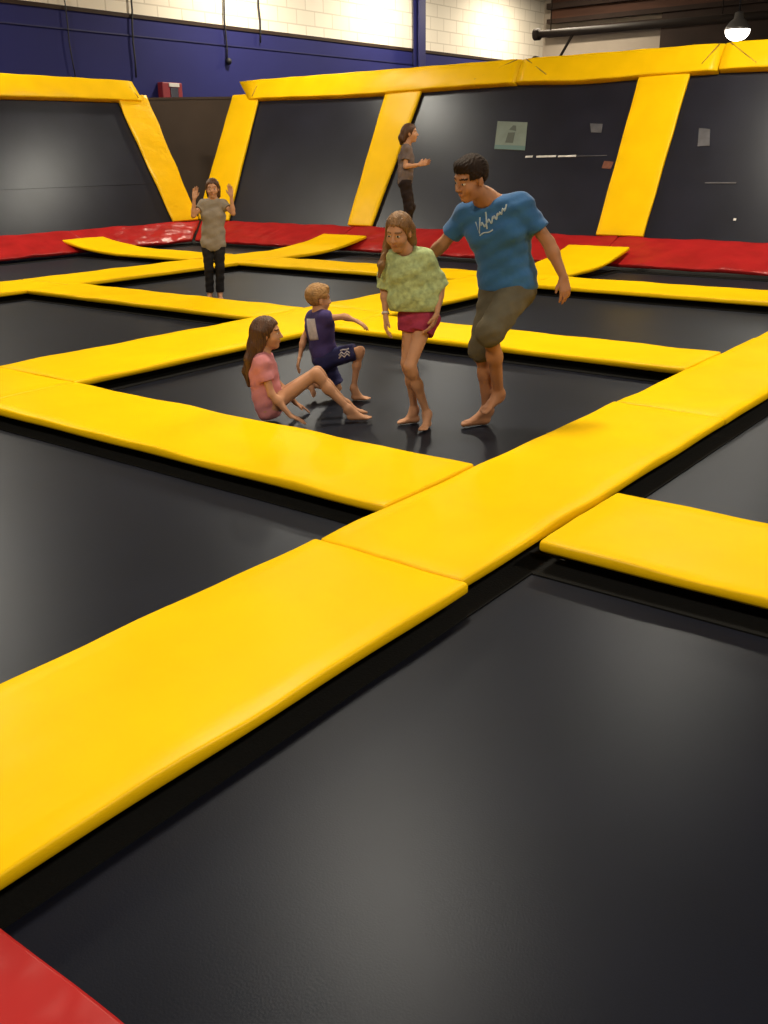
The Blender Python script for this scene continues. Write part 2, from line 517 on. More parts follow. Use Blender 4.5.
# ------------------------------------------------------------------ wall trampolines
DR = Vector((1.45, 0, 2.5)).normalized()      # up the right-hand slope
NR = Vector((-2.5, 0, 1.45)).normalized()     # its face
DL = Vector((0, 1.45, 2.5)).normalized()
NL = Vector((0, -2.5, 1.45)).normalized()
def RW(y, s, off=0.0):
    return Vector((15.0, y, 0.3)) + DR * s + NR * off
def LW(x, s, off=0.0):
    return Vector((x, 16.65, 0.3)) + DL * s + NL * off

def wall_bed(fn, a0, a1, lb):
    o0 = fn((a0 + a1) / 2, 0, -0.06)
    t = thing('wall_trampoline', lb, 'trampoline', tuple(o0), group='leaning wall trampolines')
    V = [fn(a, s, o) - o0 for o in (-0.06, -0.085) for a, s in ((a0, -0.12), (a1, -0.12), (a1, 3.2), (a0, 3.2))]
    Fc = [(0, 1, 2, 3), (7, 6, 5, 4), (0, 4, 5, 1), (1, 5, 6, 2), (2, 6, 7, 3), (3, 7, 4, 0)]
    pydata('bed', V, Fc, M['wall_bed'], t)
    # sewn cross seam and the tubular frame behind the bed
    if fn is LW:
        V = [fn(a, s, o) - o0 for o in (-0.06, -0.054) for a, s in ((a0 + .4, 0.94), (a1 - .4, 0.94), (a1 - .4, 0.965), (a0 + .4, 0.965))]
        pydata('cross_seam', V, [(0, 1, 2, 3), (7, 6, 5, 4), (0, 4, 5, 1), (1, 5, 6, 2), (2, 6, 7, 3), (3, 7, 4, 0)], M['wall_bed'], t)
    bm = bmesh.new()
    ring = [fn(a0, -0.1, -0.13) - o0, fn(a1, -0.1, -0.13) - o0, fn(a1, 3.15, -0.13) - o0, fn(a0, 3.15, -0.13) - o0]
    for k in range(4):
        tube_mesh(bm, [ring[k], ring[(k + 1) % 4]], 0.045, 10)
    for a in (a0, a1):
        top = fn(a, 3.15, -0.13)
        tube_mesh(bm, [top - o0, Vector((top.x, top.y, -0.15)) - o0], 0.045, 10)
    obj_bm('steel_frame', bm, M['pipe'], t, True)
    return t
wall_bed(RW, -2.5, 6.70, 'tall dark wall trampoline panel at the right edge, leaning back')
wall_bed(RW, 6.80, 12.1, 'tall dark wall trampoline panel behind the man with a pale paper sheet showing through')
wall_bed(RW, 12.2, 16.5, 'dark wall trampoline panel just right of the corner V')
wall_bed(LW, 6.0, 14.6, 'dark wall trampoline panel at the left with a dull sheen')

def strip(fn, a0, a1, b0, b1, wv, lb, m, seed):
    c0, c1 = (a0 + a1) / 2, (b0 + b1) / 2
    t = thing('wall_strip_pad', lb, 'pad', tuple(fn(c0, 0, 0)), group='upright yellow wall pads')
    o0 = fn(c0, 0, 0)
    w = a1 - a0
    path = [fn(c0 + (c1 - c0) * k / 8, 0.02 + 2.98 * k / 8, 0.02) - o0 for k in range(9)]
    pad_mesh('vinyl_cover', path, w, 0.06, M[m], t, wv, seed=seed, taper=(1, (b1 - b0) / w), wave=0.006 if m != 'yellow' else 0.003)
    return t
strip(RW, 6.385, 7.20, 6.40, 7.27, (0, 1, 0), 'yellow upright wall pad at the right, between the two right wall panels', 'yellow', 1)
strip(RW, 11.88, 12.47, 11.68, 12.58, (0, 1, 0), 'yellow upright wall pad behind the child in profile', 'yellow', 2)
strip(RW, 15.80, 16.78, 16.12, 16.95, (0, 1, 0), 'yellow upright wall pad forming the right arm of the corner V', 'yellow', 3)
strip(LW, 14.22, 14.92, 14.20, 15.03, (-1, 0, 0), 'wrinkled yellow upright wall pad forming the left arm of the corner V', 'yellow_wrinkled', 4)

def beam(fn, a0, a1, wv, lb, seed, skew0=0.0, skew1=0.0, folds=(), m='yellow'):
    """padded top rail; its front face lies along the slope"""
    c = (a0 + a1) / 2
    o0 = fn(c, 2.85, 0)
    t = thing('top_rail_pad', lb, 'pad', tuple(o0), group='yellow top rail pads')
    n = max(8, int(abs(a1 - a0) / 0.15))
    V, Fc = [], []
    prof = [(0.0, -0.09), (0.0, 0.085), (0.006, 0.097), (0.025, 0.102), (0.12, 0.106), (0.22, 0.108), (0.33, 0.106), (0.43, 0.102), (0.452, 0.097), (0.458, 0.08), (0.458, -0.10)]
    K = len(prof)
    for k in range(n + 1):
        u = k / n
        a = a0 + (a1 - a0) * u
        e = min(u, 1 - u) * abs(a1 - a0)
        pinch = 0.02 * math.exp(-e / 0.06)
        for (s, o) in prof:
            f = s / 0.47
            aa = a + (skew0 * f if u < 1e-6 else 0) + (skew1 * f if u > 1 - 1e-6 else 0)
            sag = 0.035 * math.sin(math.pi * u) * (1 - f) + 0.012 * math.sin(9 * u + seed) * (1 - f)
            oo = o - (pinch if o > 0 else 0) + (0.006 * math.sin(7 * a + 11 * s + seed) if o > 0 else 0)
            V.append(fn(aa, 2.81 + s - sag + 0.03, oo - 0.03) - o0)
    for k in range(n):
        for i in range(K):
            Fc.append((k * K + i, k * K + (i + 1) % K, (k + 1) * K + (i + 1) % K, (k + 1) * K + i))
    Fc.append(tuple(range(K))[::-1])
    Fc.append(tuple(n * K + i for i in range(K)))
    pydata('vinyl_cover', V, Fc, M[m], t, True)
    # stitched fold lines running down from the joints
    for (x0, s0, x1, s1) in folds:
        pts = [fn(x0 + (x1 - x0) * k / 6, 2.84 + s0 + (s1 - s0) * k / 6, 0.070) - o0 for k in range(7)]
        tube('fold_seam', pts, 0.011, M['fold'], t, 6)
    return t
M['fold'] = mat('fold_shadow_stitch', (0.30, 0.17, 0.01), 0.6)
beam(RW, -2.5, 5.93, (0, 1, 0), 'yellow top rail pad at the right edge beyond the last joint', 1, folds=((5.85, .44, 5.35, .06),))
beam(RW, 5.95, 9.60, (0, 1, 0), 'yellow top rail pad above the right upright pad', 2, folds=((9.52, .44, 9.0, .10), (6.02, .44, 6.22, .1)))
beam(RW, 9.62, 16.35, (0, 1, 0), 'long yellow top rail pad from the corner V to the first joint', 3, skew1=0.5, folds=((9.70, .44, 10.5, .10), (16.25, .05, 16.2, .32)))
beam(LW, 6.0, 14.80, (1, 0, 0), 'yellow top rail pad at the upper left ending at the corner V', 4, skew1=-0.05, folds=((14.6, .3, 14.72, .05),))

# ------------------------------------------------------------------ behind the corner
t = thing('corner_partition', 'grey-brown board filling the gap of the yellow V', 'partition', (16.6, 18.5, -0.15))
rot = Matrix.Rotation(math.radians(-50), 3, 'Z')
box('panel', (0, 0, 1.52), (3.7, 0.06, 3.02), M['partition'], t, rot=rot)
box('top_cap', (0, 0, 3.05), (3.7, 0.10, 0.05), M['partition'], t, rot=rot)

t = thing('fire_box', 'small red wall box with a white top, on the blue wall above the V', 'box', (18.1, 20.99, 2.86))
box('case', (0, -0.10, 0.26), (0.66, 0.2, 0.60), M['red_paint'], t, 0.02)
box('recess', (0.05, -0.205, 0.20), (0.26, 0.02, 0.48), M['dark_glass'], t, 0.005)
box('white_band', (0.05, -0.208, 0.50), (0.34, 0.025, 0.09), M['white_paint'], t, 0.005)

# ------------------------------------------------------------------ lamps
def lamp(x, y, z, label, power=LAMP_W, ztop=8.1, k_=1.0):
    t = thing('pendant_lamp', label, 'lamp', (x, y, z), group='hanging hall lamps')
    prof = [(0.05, 0.42), (0.10, 0.40), (0.12, 0.26), (0.20, 0.20), (0.31, 0.06), (0.335, 0.0), (0.315, 0.0), (0.29, 0.05), (0.18, 0.17)]
    prof = [(r * k_, h) for r, h in prof]
    V, Fc = [], []
    n = 28
    for (r, h) in prof:
        V += [(r * math.cos(2 * math.pi * k / n), r * math.sin(2 * math.pi * k / n), h) for k in range(n)]
    for a in range(len(prof) - 1):
        for k in range(n):
            Fc.append((a * n + k, a * n + (k + 1) % n, (a + 1) * n + (k + 1) % n, (a + 1) * n + k))
    Fc.append(tuple(range(n)))
    pydata('lamp_shade', V, Fc, M['lamp_body'], t, True)
    bm = bmesh.new()
    bmesh.ops.create_uvsphere(bm, u_segments=24, v_segments=10, radius=0.30)
    for v in bm.verts:
        v.co.z = v.co.z * 0.75 - 0.03
        v.co.x *= k_
        v.co.y *= k_
    obj_bm('lens', bm, M['lens'], t, True)
    tube('suspension_cable', [(0, 0, 0.4), (0, 0, ztop - z)], 0.02, M['cable'], t, 6)
    ld = bpy.data.lights.new('lamp_light', 'AREA')
    ld.shape = 'DISK'
    ld.size = 0.62 * k_
    ld.energy = power
    ld.color = LAMP_COL
    lo = bpy.data.objects.new('lamp_light', ld)
    COL.objects.link(lo)
    lo.parent = t
    lo.location = (0, 0, -0.27)
    return t
lamp(27.0, 9.38, 4.44, 'glowing round hanging lamp above the top rail at upper right', 300)
for i, (x, y, k) in enumerate(LAMPS):
    lamp(x, y, 6.1, 'round hanging hall lamp overhead out of view', LAMP_W * k, k_=1.7)
for x in (9.0, 20.5, 27.0, 34.0):  # lamps added out of view to lighten the back wall
    lamp(x, 18.6, 7.6, 'added unseen lamp brightening the cream back wall', 480)

# ------------------------------------------------------------------ flat patches on the right wall panels, added for things seen through the mesh
def wall_plate(name, q, m, parent, off=-0.05, th=0.008, o0=None):
    V = [RW(y, s, o) - o0 for o in (off, off - th) for (y, s) in q]
    return pydata(name, V, [(0, 1, 2, 3), (7, 6, 5, 4), (0, 4, 5, 1), (1, 5, 6, 2), (2, 6, 7, 3), (3, 7, 4, 0)], m, parent)
o0 = RW(9.43, 1.6, -0.05)  # sheet added on the bed for a pale shape behind the mesh
t = thing('showthrough_sheet', 'pale green sheet with a faint grey figure, seen through the panel above the man', 'glimpse', tuple(o0))
wall_plate('paper', [(9.80, 2.155), (9.17, 2.11), (9.05, 1.57), (9.69, 1.605)], M['paper'], t, o0=o0)
wall_plate('teal_border', [(9.70, 1.69), (9.066, 1.655), (9.05, 1.575), (9.69, 1.61)], M['paper_edge'], t, -0.046, 0.004, o0)
wall_plate('printed_figure', [(9.50, 1.98), (9.44, 2.06), (9.38, 2.05), (9.35, 1.95), (9.30, 1.72), (9.50, 1.74)][:4], M['ink'], t, -0.046, 0.004, o0)
wall_plate('printed_figure', [(9.50, 1.92), (9.36, 1.92), (9.34, 1.72), (9.50, 1.73)], M['ink'], t, -0.046, 0.004, o0)
o0 = RW(8.2, 1.45, -0.05)  # pieces added for a bright line seen behind the mesh
t = thing('tape_strip', 'thin white tape line seen through the dark panel right of the man', 'tape', tuple(o0))
for (a, b, w) in ((9.0, 8.86, .035), (8.78, 8.40, .035), (8.36, 8.02, .03), (8.0, 7.45, .014)):
    wall_plate('showthrough_piece', [(a, 1.45 + w / 2), (b, 1.455 + w / 2), (b, 1.455 - w / 2), (a, 1.45 - w / 2)], M['white_showthrough'] if w > .02 else M['grey_patch'], t, o0=o0)
for nm, lb, q, m in (
        ('grey_patch', 'faint grey square showing through left of the right upright pad', [(7.94, 2.05), (7.70, 2.03), (7.68, 1.87), (7.87, 1.88)], 'grey_patch'),
        ('orange_patch', 'small dull orange spot showing through below the white tape line', [(7.47, 1.36), (7.30, 1.34), (7.31, 1.21), (7.48, 1.23)], 'orange_patch'),
        ('grey_patch', 'faint grey square showing through right of the right upright pad', [(6.01, 1.905), (5.83, 1.885), (5.76, 1.60), (5.95, 1.59)], 'grey_patch'),
        ('tape_strip', 'faint grey tape line seen low through the rightmost panel', [(5.66, 0.985), (5.18, 0.99), (5.18, 0.965), (5.66, 0.965)], 'grey_patch'),
        ('showthrough_dot', 'tiny bright dot seen low through the rightmost panel', [(5.06, 0.40), (5.02, 0.40), (5.02, 0.365), (5.06, 0.365)], 'white_showthrough')):  # added dot for a bright spot seen behind the mesh
    o0 = RW(q[0][0], q[3][1], -0.05)
    ob = wall_plate(nm, q, M[m], None, o0=o0)
    ob.location = o0
    tag(ob, lb, nm.split('_')[-1])

# ------------------------------------------------------------------ people: bodies grown from blended volumes
class Field:
    """blended distance field, sampled on a grid and skinned into one continuous mesh"""
    def __init__(self, voxel):
        self.h = voxel
        self.ops = []
    def cap(self, a, b, ra, rb=None, k=0.02):
        a, b = np.array(a, float), np.array(b, float)
        rb = ra if rb is None else rb
        def f(P):
            ab = b - a
            t = np.clip(((P - a) @ ab) / max(1e-9, ab @ ab), 0, 1)
            return np.linalg.norm(P - a - t[:, None] * ab, axis=1) - (ra + (rb - ra) * t)
        r = max(ra, rb)
        self.ops.append(('add', k, f, np.minimum(a, b) - r, np.maximum(a, b) + r))
    def ell(self, c, rad, R=None, k=0.02, op='add'):
        c, rad = np.array(c, float), np.array(rad, float)
        R = np.eye(3) if R is None else R
        def f(P):
            q = (P - c) @ R.T
            k0 = np.linalg.norm(q / rad, axis=1)
            k1 = np.linalg.norm(q / (rad * rad), axis=1) + 1e-9
            return k0 * (k0 - 1) / k1
        r = np.sqrt(((R.T * rad) ** 2).sum(1))
        self.ops.append((op, k, f, c - r, c + r))
    def cone(self, a, b, ra, rb, k=0.02, flat=True):
        """open-ended looking sleeve or trouser leg: flat end at b"""
        a, b = np.array(a, float), np.array(b, float)
        ab = b - a
        L = np.linalg.norm(ab)
        u = ab / L
        def f(P):
            x = (P - a) @ u
            t = np.clip(x / L, 0, 1.0)
            d = np.linalg.norm(P - a - (t * L)[:, None] * u, axis=1) - (ra + (rb - ra) * t)
            return np.maximum(d, x - L)
        r = max(ra, rb)
        self.ops.append(('add', k, f, np.minimum(a, b) - r, np.maximum(a, b) + r))
    def cut(self, f, k=0.004):
        self.ops.append(('int', k, f, None, None))
    def sub_ell(self, c, rad, R=None, k=0.008):
        self.ell(c, rad, R, k, 'sub')
    def ripple(self, f):
        self.ops.append(('rip', 0, f, None, None))
    def mesh(self):
        h = self.h
        adds = [o for o in self.ops if o[0] == 'add']
        lo = np.min([o[3] for o in adds], axis=0) - 0.03
        hi = np.max([o[4] for o in adds], axis=0) + 0.03
        n = np.ceil((hi - lo) / h).astype(int) + 1
        ax = [lo[i] + h * np.arange(n[i]) for i in range(3)]
        val = np.full(tuple(n), 0.2)
        def pts(sl):
            g_ = np.meshgrid(*[ax[i][sl[i]] for i in range(3)], indexing='ij')
            return np.stack([q.ravel() for q in g_], 1), g_[0].shape
        for op, k, f, a, b in self.ops:
            if op in ('add', 'sub'):
                m_ = 0.05
                sl = tuple(slice(max(0, int((a[i] - m_ - lo[i]) / h)), min(n[i], int((b[i] + m_ - lo[i]) / h) + 2)) for i in range(3))
                P, shp = pts(sl)
                d = f(P).reshape(shp)
                v = val[sl]
                if op == 'add':
                    w = np.maximum(k - np.abs(v - d), 0) / max(k, 1e-6)
                    val[sl] = np.minimum(v, d) - w * w * k / 4
                else:
                    d = -d
                    w = np.maximum(k - np.abs(v - d), 0) / max(k, 1e-6)
                    val[sl] = np.maximum(v, d) + w * w * k / 4
            else:
                near = np.abs(val) < 0.06 if op == 'rip' else val < 0.06
                idx = np.nonzero(near)
                P = np.stack([ax[i][idx[i]] for i in range(3)], 1)
                d = f(P)
                if op == 'rip':
                    val[idx] += d
                else:
                    v = val[idx]
                    w = np.maximum(k - np.abs(v - d), 0) / max(k, 1e-6)
                    val[idx] = np.maximum(v, d) + w * w * k / 4
        return surface_nets(val, lo, h)

def surface_nets(val, lo, h):
    ins = val < 0
    c = [ins[i:ins.shape[0] - 1 + i, j:ins.shape[1] - 1 + j, l:ins.shape[2] - 1 + l] for i in (0, 1) for j in (0, 1) for l in (0, 1)]
    anyv = c[0].copy(); allv = c[0].copy()
    for q in c[1:]:
        anyv |= q; allv &= q
    act = anyv & ~allv
    I = np.stack(np.nonzero(act), 1)
    idmap = np.full(act.shape, -1, np.int64)
    idmap[tuple(I.T)] = np.arange(len(I))
    corners = [(i, j, l) for i in (0, 1) for j in (0, 1) for l in (0, 1)]
    cv = {q: val[I[:, 0] + q[0], I[:, 1] + q[1], I[:, 2] + q[2]] for q in corners}
    acc = np.zeros((len(I), 3)); cnt = np.zeros(len(I))
    for a in corners:
        for axis in range(3):
            if a[axis] == 1:
                continue
            b = list(a); b[axis] = 1; b = tuple(b)
            va, vb = cv[a], cv[b]
            x = (va < 0) != (vb < 0)
            den = np.where(x, va - vb, 1.0)
            t = np.where(x, va / den, 0)
            p_ = np.array(a, float)[None] + t[:, None] * np.eye(3)[axis][None]
            acc += p_ * x[:, None]; cnt += x
    V = lo + h * (I + acc / cnt[:, None])
    faces = []
    for axis in range(3):
        o1, o2 = (axis + 1) % 3, (axis + 2) % 3
        s0 = [slice(None)] * 3; s1 = [slice(None)] * 3
        s0[axis] = slice(0, -1); s1[axis] = slice(1, None)
        e = ins[tuple(s0)] != ins[tuple(s1)]
        E_ = np.stack(np.nonzero(e), 1)
        ok = (E_[:, o1] > 0) & (E_[:, o2] > 0) & (E_[:, o1] < val.shape[o1] - 1) & (E_[:, o2] < val.shape[o2] - 1)
        E_ = E_[ok]
        first = ins[E_[:, 0], E_[:, 1], E_[:, 2]]
        q = []
        for d1, d2 in ((-1, -1), (0, -1), (0, 0), (-1, 0)):
            cc = E_.copy(); cc[:, o1] += d1; cc[:, o2] += d2
            q.append(idmap[cc[:, 0], cc[:, 1], cc[:, 2]])
        Q = np.stack(q, 1)
        Q[~first] = Q[~first][:, ::-1]
        faces.append(Q)
    return V, np.concatenate(faces)

def field_obj(name, fld, mats, parent):
    V, Fq = fld.mesh()
    me = bpy.data.meshes.new(name)
    me.vertices.add(len(V)); me.vertices.foreach_set('co', V.ravel())
    me.loops.add(Fq.size); me.loops.foreach_set('vertex_index', Fq.ravel())
    me.polygons.add(len(Fq))
    me.polygons.foreach_set('loop_start', np.arange(0, Fq.size, 4))
    me.polygons.foreach_set('loop_total', np.full(len(Fq), 4))
    me.update(calc_edges=True)
    me.validate()
    me.polygons.foreach_set('use_smooth', np.ones(len(me.polygons), bool))
    o = link(name, me, mats, parent)
    return o

def nrm(v):
    v = np.array(v, float)
    return v / np.linalg.norm(v)
def lerp(a, b, t):
    return np.array(a, float) * (1 - t) + np.array(b, float) * t

class Head:
    def __init__(self, c, f, size, tilt=(0, 0, 1)):
        self.c = np.array(c, float)
        self.f = nrm(f)
        self.r = nrm(np.cross(self.f, nrm(tilt)))
        self.u = np.cross(self.r, self.f)
        self.k = size / 0.235
        self.R = np.stack([self.r, self.f, self.u])
    def p(self, r, f, u):
        return self.c + self.k * (self.r * r + self.f * f + self.u * u)
    def loc(self, P):
        return ((P - self.c) @ self.R.T) / self.k     # r, f, u
    def build(self, F):
        k = self.k
        e = lambda r, f, u, rad, kk=0.02: F.ell(self.p(r, f, u), np.array(rad) * k, self.R, kk * k)
        e(0, -.008, .032, (.074, .094, .084))
        e(0, .025, -.042, (.058, .062, .074), .03)
        e(0, .058, -.098, (.024, .022, .020), .03)
        e(0, .075, .022, (.050, .016, .016), .02)
        for s in (-1, 1):
            e(s * .038, .056, -.034, (.026, .026, .026), .03)
            F.sub_ell(self.p(s * .031, .100, .000), np.array((.017, .016, .011)) * k, self.R, .012 * k)
            e(s * .031, .080, .000, (.013, .010, .010), .004)
            e(s * .076, -.008, -.012, (.009, .019, .031), .010)
            e(s * .010, .096, -.034, (.008, .009, .007), .008)
        F.cap(self.p(0, .090, .004), self.p(0, .108, -.030), .008 * k, .0115 * k, .014 * k)
        e(0, .086, -.058, (.022, .011, .0065), .007)
        e(0, .084, -.069, (.019, .011, .0070), .005)
    def paint(self, o, idx_eye, idx_brow, idx_lip, idx_white):
        me = o.data
        n = len(me.polygons)
        C_ = np.empty(n * 3); me.polygons.foreach_get('center', C_)
        q = self.loc(C_.reshape(-1, 3))
        r, f, u = q.T
        mi = np.zeros(n, np.int32)
        ar = np.abs(r)
        front = f > .06
        mi[front & (((ar - .031) / .014) ** 2 + ((u - .000) / .0075) ** 2 < 1)] = idx_white
        mi[front & (((ar - .031) / .0068) ** 2 + (u / .0075) ** 2 < 1)] = idx_eye
        mi[front & (np.abs(ar - .033) < .020) & (np.abs(u - .023 - .004 * np.cos((ar - .033) * 60)) < .0045)] = idx_brow
        mi[(f > .078) & ((r / .020) ** 2 + ((u + .0645) / .009) ** 2 < 1)] = idx_lip
        me.polygons.foreach_set('material_index', mi)
        me.update()

def hand(F, W, tip, palm, thumb_side, s, curl=0.35):
    """W wrist, tip a point the fingers reach towards, palm = palm normal, thumb_side = rough thumb direction"""
    W = np.array(W, float)
    d = nrm(np.array(tip, float) - W)
    n = np.array(palm, float); n = nrm(n - d * (n @ d))
    t = np.cross(n, d)
    if t @ np.array(thumb_side, float) < 0:
        t = -t
    offs = (.030, .011, -.009, -.027)
    lens_ = (.070, .078, .073, .057)
    for i, (o, L) in enumerate(zip(offs, lens_)):
        K_ = W + s * (d * (.092 - .008 * abs(i - 1)) + t * o)
        F.cap(W + s * (d * .006 + t * o * .55), K_, .0145 * s, .0115 * s, .012 * s)
        a = K_
        ang = 0.10
        dd = d + t * o * 2.2
        dd = nrm(dd)
        for j, fr in enumerate((.44, .31, .25)):
            ang += curl * (0.8 + .12 * i)
            v = nrm(dd * math.cos(ang) + n * math.sin(ang))
            b = a + v * L * fr * s
            F.cap(a, b, (.0098 - .0008 * j) * s, (.0090 - .0009 * j) * s, .003 * s)
            a = b
    a = W + s * (d * .026 + t * .024 + n * .004)
    F.cap(W + s * (d * .012 + t * .010), a, .015 * s, .0145 * s, .012 * s)
    b = a + s * .040 * nrm(d * .75 + t * .62 + n * .22)
    F.cap(a, b, .0135 * s, .0105 * s, .008 * s)
    c_ = b + s * .031 * nrm(d * .95 + t * .22 + n * .30)
    F.cap(b, c_, .0105 * s, .0085 * s, .004 * s)

def foot(F, A, T, s, side, pitch=0.0):
    """A ankle, T tip of the toes, side = direction of the big toe"""
    A, T = np.array(A, float), np.array(T, float)
    fwd = (T - A) * np.array((1, 1, pitch))
    down = np.array((0, 0, -1.0))
    L = .235 * s
    d = nrm(fwd)
    t = nrm(np.cross(d, down))
    if t @ np.array(side, float) < 0:
        t = -t
    heel = T - d * L * .93
    sole_up = nrm(np.cross(t, d))
    if sole_up[2] < 0:
        sole_up = -sole_up
    heel = heel + sole_up * .024 * s
    ball = T - d * .062 * s + sole_up * .016 * s
    F.cap(A, heel + d * .025 * s, .036 * s, .031 * s, .03 * s)
    F.cap(A, lerp(heel, ball, .62) + sole_up * .012 * s, .034 * s, .027 * s, .04 * s)
    F.cap(heel + d * .01 * s, ball + t * .016 * s, .027 * s, .021 * s, .02 * s)
    F.cap(heel + d * .01 * s, ball - t * .018 * s, .026 * s, .017 * s, .02 * s)
    for i in range(5):
        o = .030 - .0155 * i
        r = (.0135, .0105, .0100, .0095, .0088)[i] * s
        l = (.060, .060, .052, .044, .034)[i] * s
        b0 = ball + t * o * s - d * .006 * s
        F.cap(b0, b0 + d * (l - r) - sole_up * .004 * s, r, r * .92, .005 * s)

def torso(F, J, s, g=0.0, w=1.0, lower=True):
    """trunk from shoulders to hips; g = garment ease"""
    sl, sr_, hl, hr = J['shL'], J['shR'], J['hipL'], J['hipR']
    S, P_ = lerp(sl, sr_, .5), lerp(hl, hr, .5)
    ax = P_ - S
    ch = J.get('chest', lerp(S, P_, .35)); wa = J.get('waist', lerp(S, P_, .75))
    shv = np.array(sr_, float) - np.array(sl, float); hpv = np.array(hr, float) - np.array(hl, float)
    cS = np.array(ch, float) * .6 + lerp(S, P_, .33) * .4
    cW = np.array(wa, float) * .5 + lerp(S, P_, .72) * .5
    F.cap(lerp(sl, sr_, .12), lerp(sl, sr_, .88), .055 * s * w + g, None, .05)
    F.cap(cS - shv * .22, cS + shv * .22, .098 * s * w + g, None, .08)
    F.cap(cW - shv * .07 - hpv * .22, cW + shv * .07 + hpv * .22, .090 * s * w + g, None, .08)
    if lower:
        F.cap(lerp(hl, hr, .1), lerp(hl, hr, .9), .098 * s * w + g, None, .07)
    F.cap(cS - shv * .16, cW - hpv * .25, .090 * s * w + g, .085 * s * w + g, .06)
    F.cap(cS + shv * .16, cW + hpv * .25, .090 * s * w + g, .085 * s * w + g, .06)

def person(name, label, base, J, s, hs, face, tilt, skin, voxel, hands, w=1.0, arm=1.0, leg=1.0, footside=None, brow='hair_dark', pitch=None):
    J = {k: np.array(v, float) for k, v in J.items()}
    root = thing('person', label, 'person', (base[0], base[1], BED_Z + 0.004), YAW - math.pi / 2)
    F = Field(voxel)
    torso(F, J, s, 0, w)
    S = lerp(J['shL'], J['shR'], .5)
    H = Head(J['head'], face, hs, tilt)
    nb = H.p(0, -.012, -.05)
    F.cap(lerp(S, J['neck'], .5), nb, .052 * s * w, .047 * s * w, .03)
    for sd in 'LR':
        sh, el, wr = J['sh' + sd], J['el' + sd], J['wr' + sd]
        F.cap(lerp(J['neck'], nb, .1), lerp(S, sh, .75), .040 * s * w, .040 * s * w, .05)
        F.cap(sh, el, .050 * s * arm, .038 * s * arm, .04)
        F.cap(el, lerp(el, wr, .3), .038 * s * arm, .040 * s * arm, .02)
        F.cap(lerp(el, wr, .25), wr, .040 * s * arm, .0255 * s * arm, .02)
        hd = hands[sd]
        hand(F, wr, J['fi' + sd], hd[0], hd[1], hs / .235 * .93 * hd[3] if len(hd) > 3 else hs / .235 * .93, hd[2])
        hp, kn, an = J['hip' + sd], J['kn' + sd], J['an' + sd]
        F.cap(hp, kn, .086 * s * leg, .054 * s * leg, .05)
        F.cap(kn, lerp(kn, an, .12), .054 * s * leg, .050 * s * leg, .02)
        kd = nrm(an - kn)
        back = nrm(-(J['to' + sd] - an) - kd * (-(J['to' + sd] - an) @ kd))
        F.cap(lerp(kn, an, .10) + back * .008 * s, lerp(kn, an, .40) + back * .014 * s, .048 * s * leg, .050 * s * leg, .03)
        F.cap(lerp(kn, an, .38) + back * .012 * s, an, .050 * s * leg, .033 * s * leg, .03)
        foot(F, an, J['to' + sd], s * .98, (footside or {}).get(sd, (1, 0, 0) if sd == 'R' else (-1, 0, 0)), (pitch or {}).get(sd, 0.0))
    H.build(F)
    body = field_obj('body', F, [M[skin], M['iris'], M[brow], M['lips'], M['eye_white']], root)
    H.paint(body, 1, 2, 3, 4)
    return root, J, H

def folds(amp, fx, seed):
    return lambda P: amp * (np.sin(P[:, 2] * fx + 9 * P[:, 0] + seed) * np.sin(P[:, 0] * fx * .55 + P[:, 1] * 13 + seed * 2) + .5 * np.sin(P[:, 2] * fx * 1.9 - P[:, 0] * 31 + P[:, 1] * 21))

def shirt(root, name, J, s, H, m, voxel, sleeve, g=0.016, w=1.0, hem=None, sl_r=(.066, .066), low=None, neck=.058, seed=0, amp=.004, lower=True):
    F = Field(voxel)
    torso(F, J, s, g, w, lower)
    S = lerp(J['shL'], J['shR'], .5)
    for sd in 'LR':
        F.cap(lerp(S, J['neck'], .25), J['sh' + sd], .040 * s * w + g, .045 * s * w + g, .05)
        sh, el = J['sh' + sd], J['el' + sd]
        if sleeve > 0:
            F.cone(sh, lerp(sh, el, sleeve), sl_r[0] * s, sl_r[1] * s, .03)
            if sleeve > 1:
                pass
    if low is not None:
        F.cap(low[0], low[1], low[2], None, .06)
    F.ripple(folds(amp, 38, seed))
    # neckline scooped around the neck
    nb = H.p(0, -.012, -.05)
    a = lerp(S, J['neck'], .35)
    d = nrm(nb - a)
    def nk(P):
        x = (P - a) @ d
        rr = np.linalg.norm(P - a - x[:, None] * d, axis=1)
        return -np.maximum(rr - neck * s, .012 * s - x)
    F.cut(nk, .006)
    if hem is not None:
        hp_, hn = np.array(hem[0], float), nrm(hem[1])
        F.cut(lambda P: -((P - hp_) @ hn), .004)
    return field_obj(name, F, M[m], root)

def shorts(root, name, J, s, m, voxel, frac, g=0.016, w=1.0, top=None, flare=.02, seed=1, leg=1.0, amp=.004, taper=0.054):
    F = Field(voxel)
    hl, hr = J['hipL'], J['hipR']
    F.cap(lerp(hl, hr, .05), lerp(hl, hr, .95), .100 * s * w + g, None, .05)
    P_ = lerp(hl, hr, .5)
    F.cap(P_, lerp(P_, J['waist'], .75), .098 * s * w + g, .092 * s * w + g, .05)
    for sd in 'LR':
        hp, kn = J['hip' + sd], J['kn' + sd]
        if frac <= 1:
            F.cone(hp, lerp(hp, kn, frac), .090 * s * leg + g, (.086 + (taper - .086) * frac) * s * leg + g + flare, .03)
        else:
            F.cap(hp, kn, .088 * s * leg + g, taper * s * leg + g, .03)
            F.cone(kn, lerp(kn, J['an' + sd], frac - 1), taper * s * leg + g, .040 * s * leg + g + flare, .02)
    F.ripple(folds(amp, 44, seed))
    if top is not None:
        tp, tn = np.array(top[0], float), nrm(top[1])
        F.cut(lambda P: -((P - tp) @ tn), .004)
    return field_obj(name, F, M[m], root)

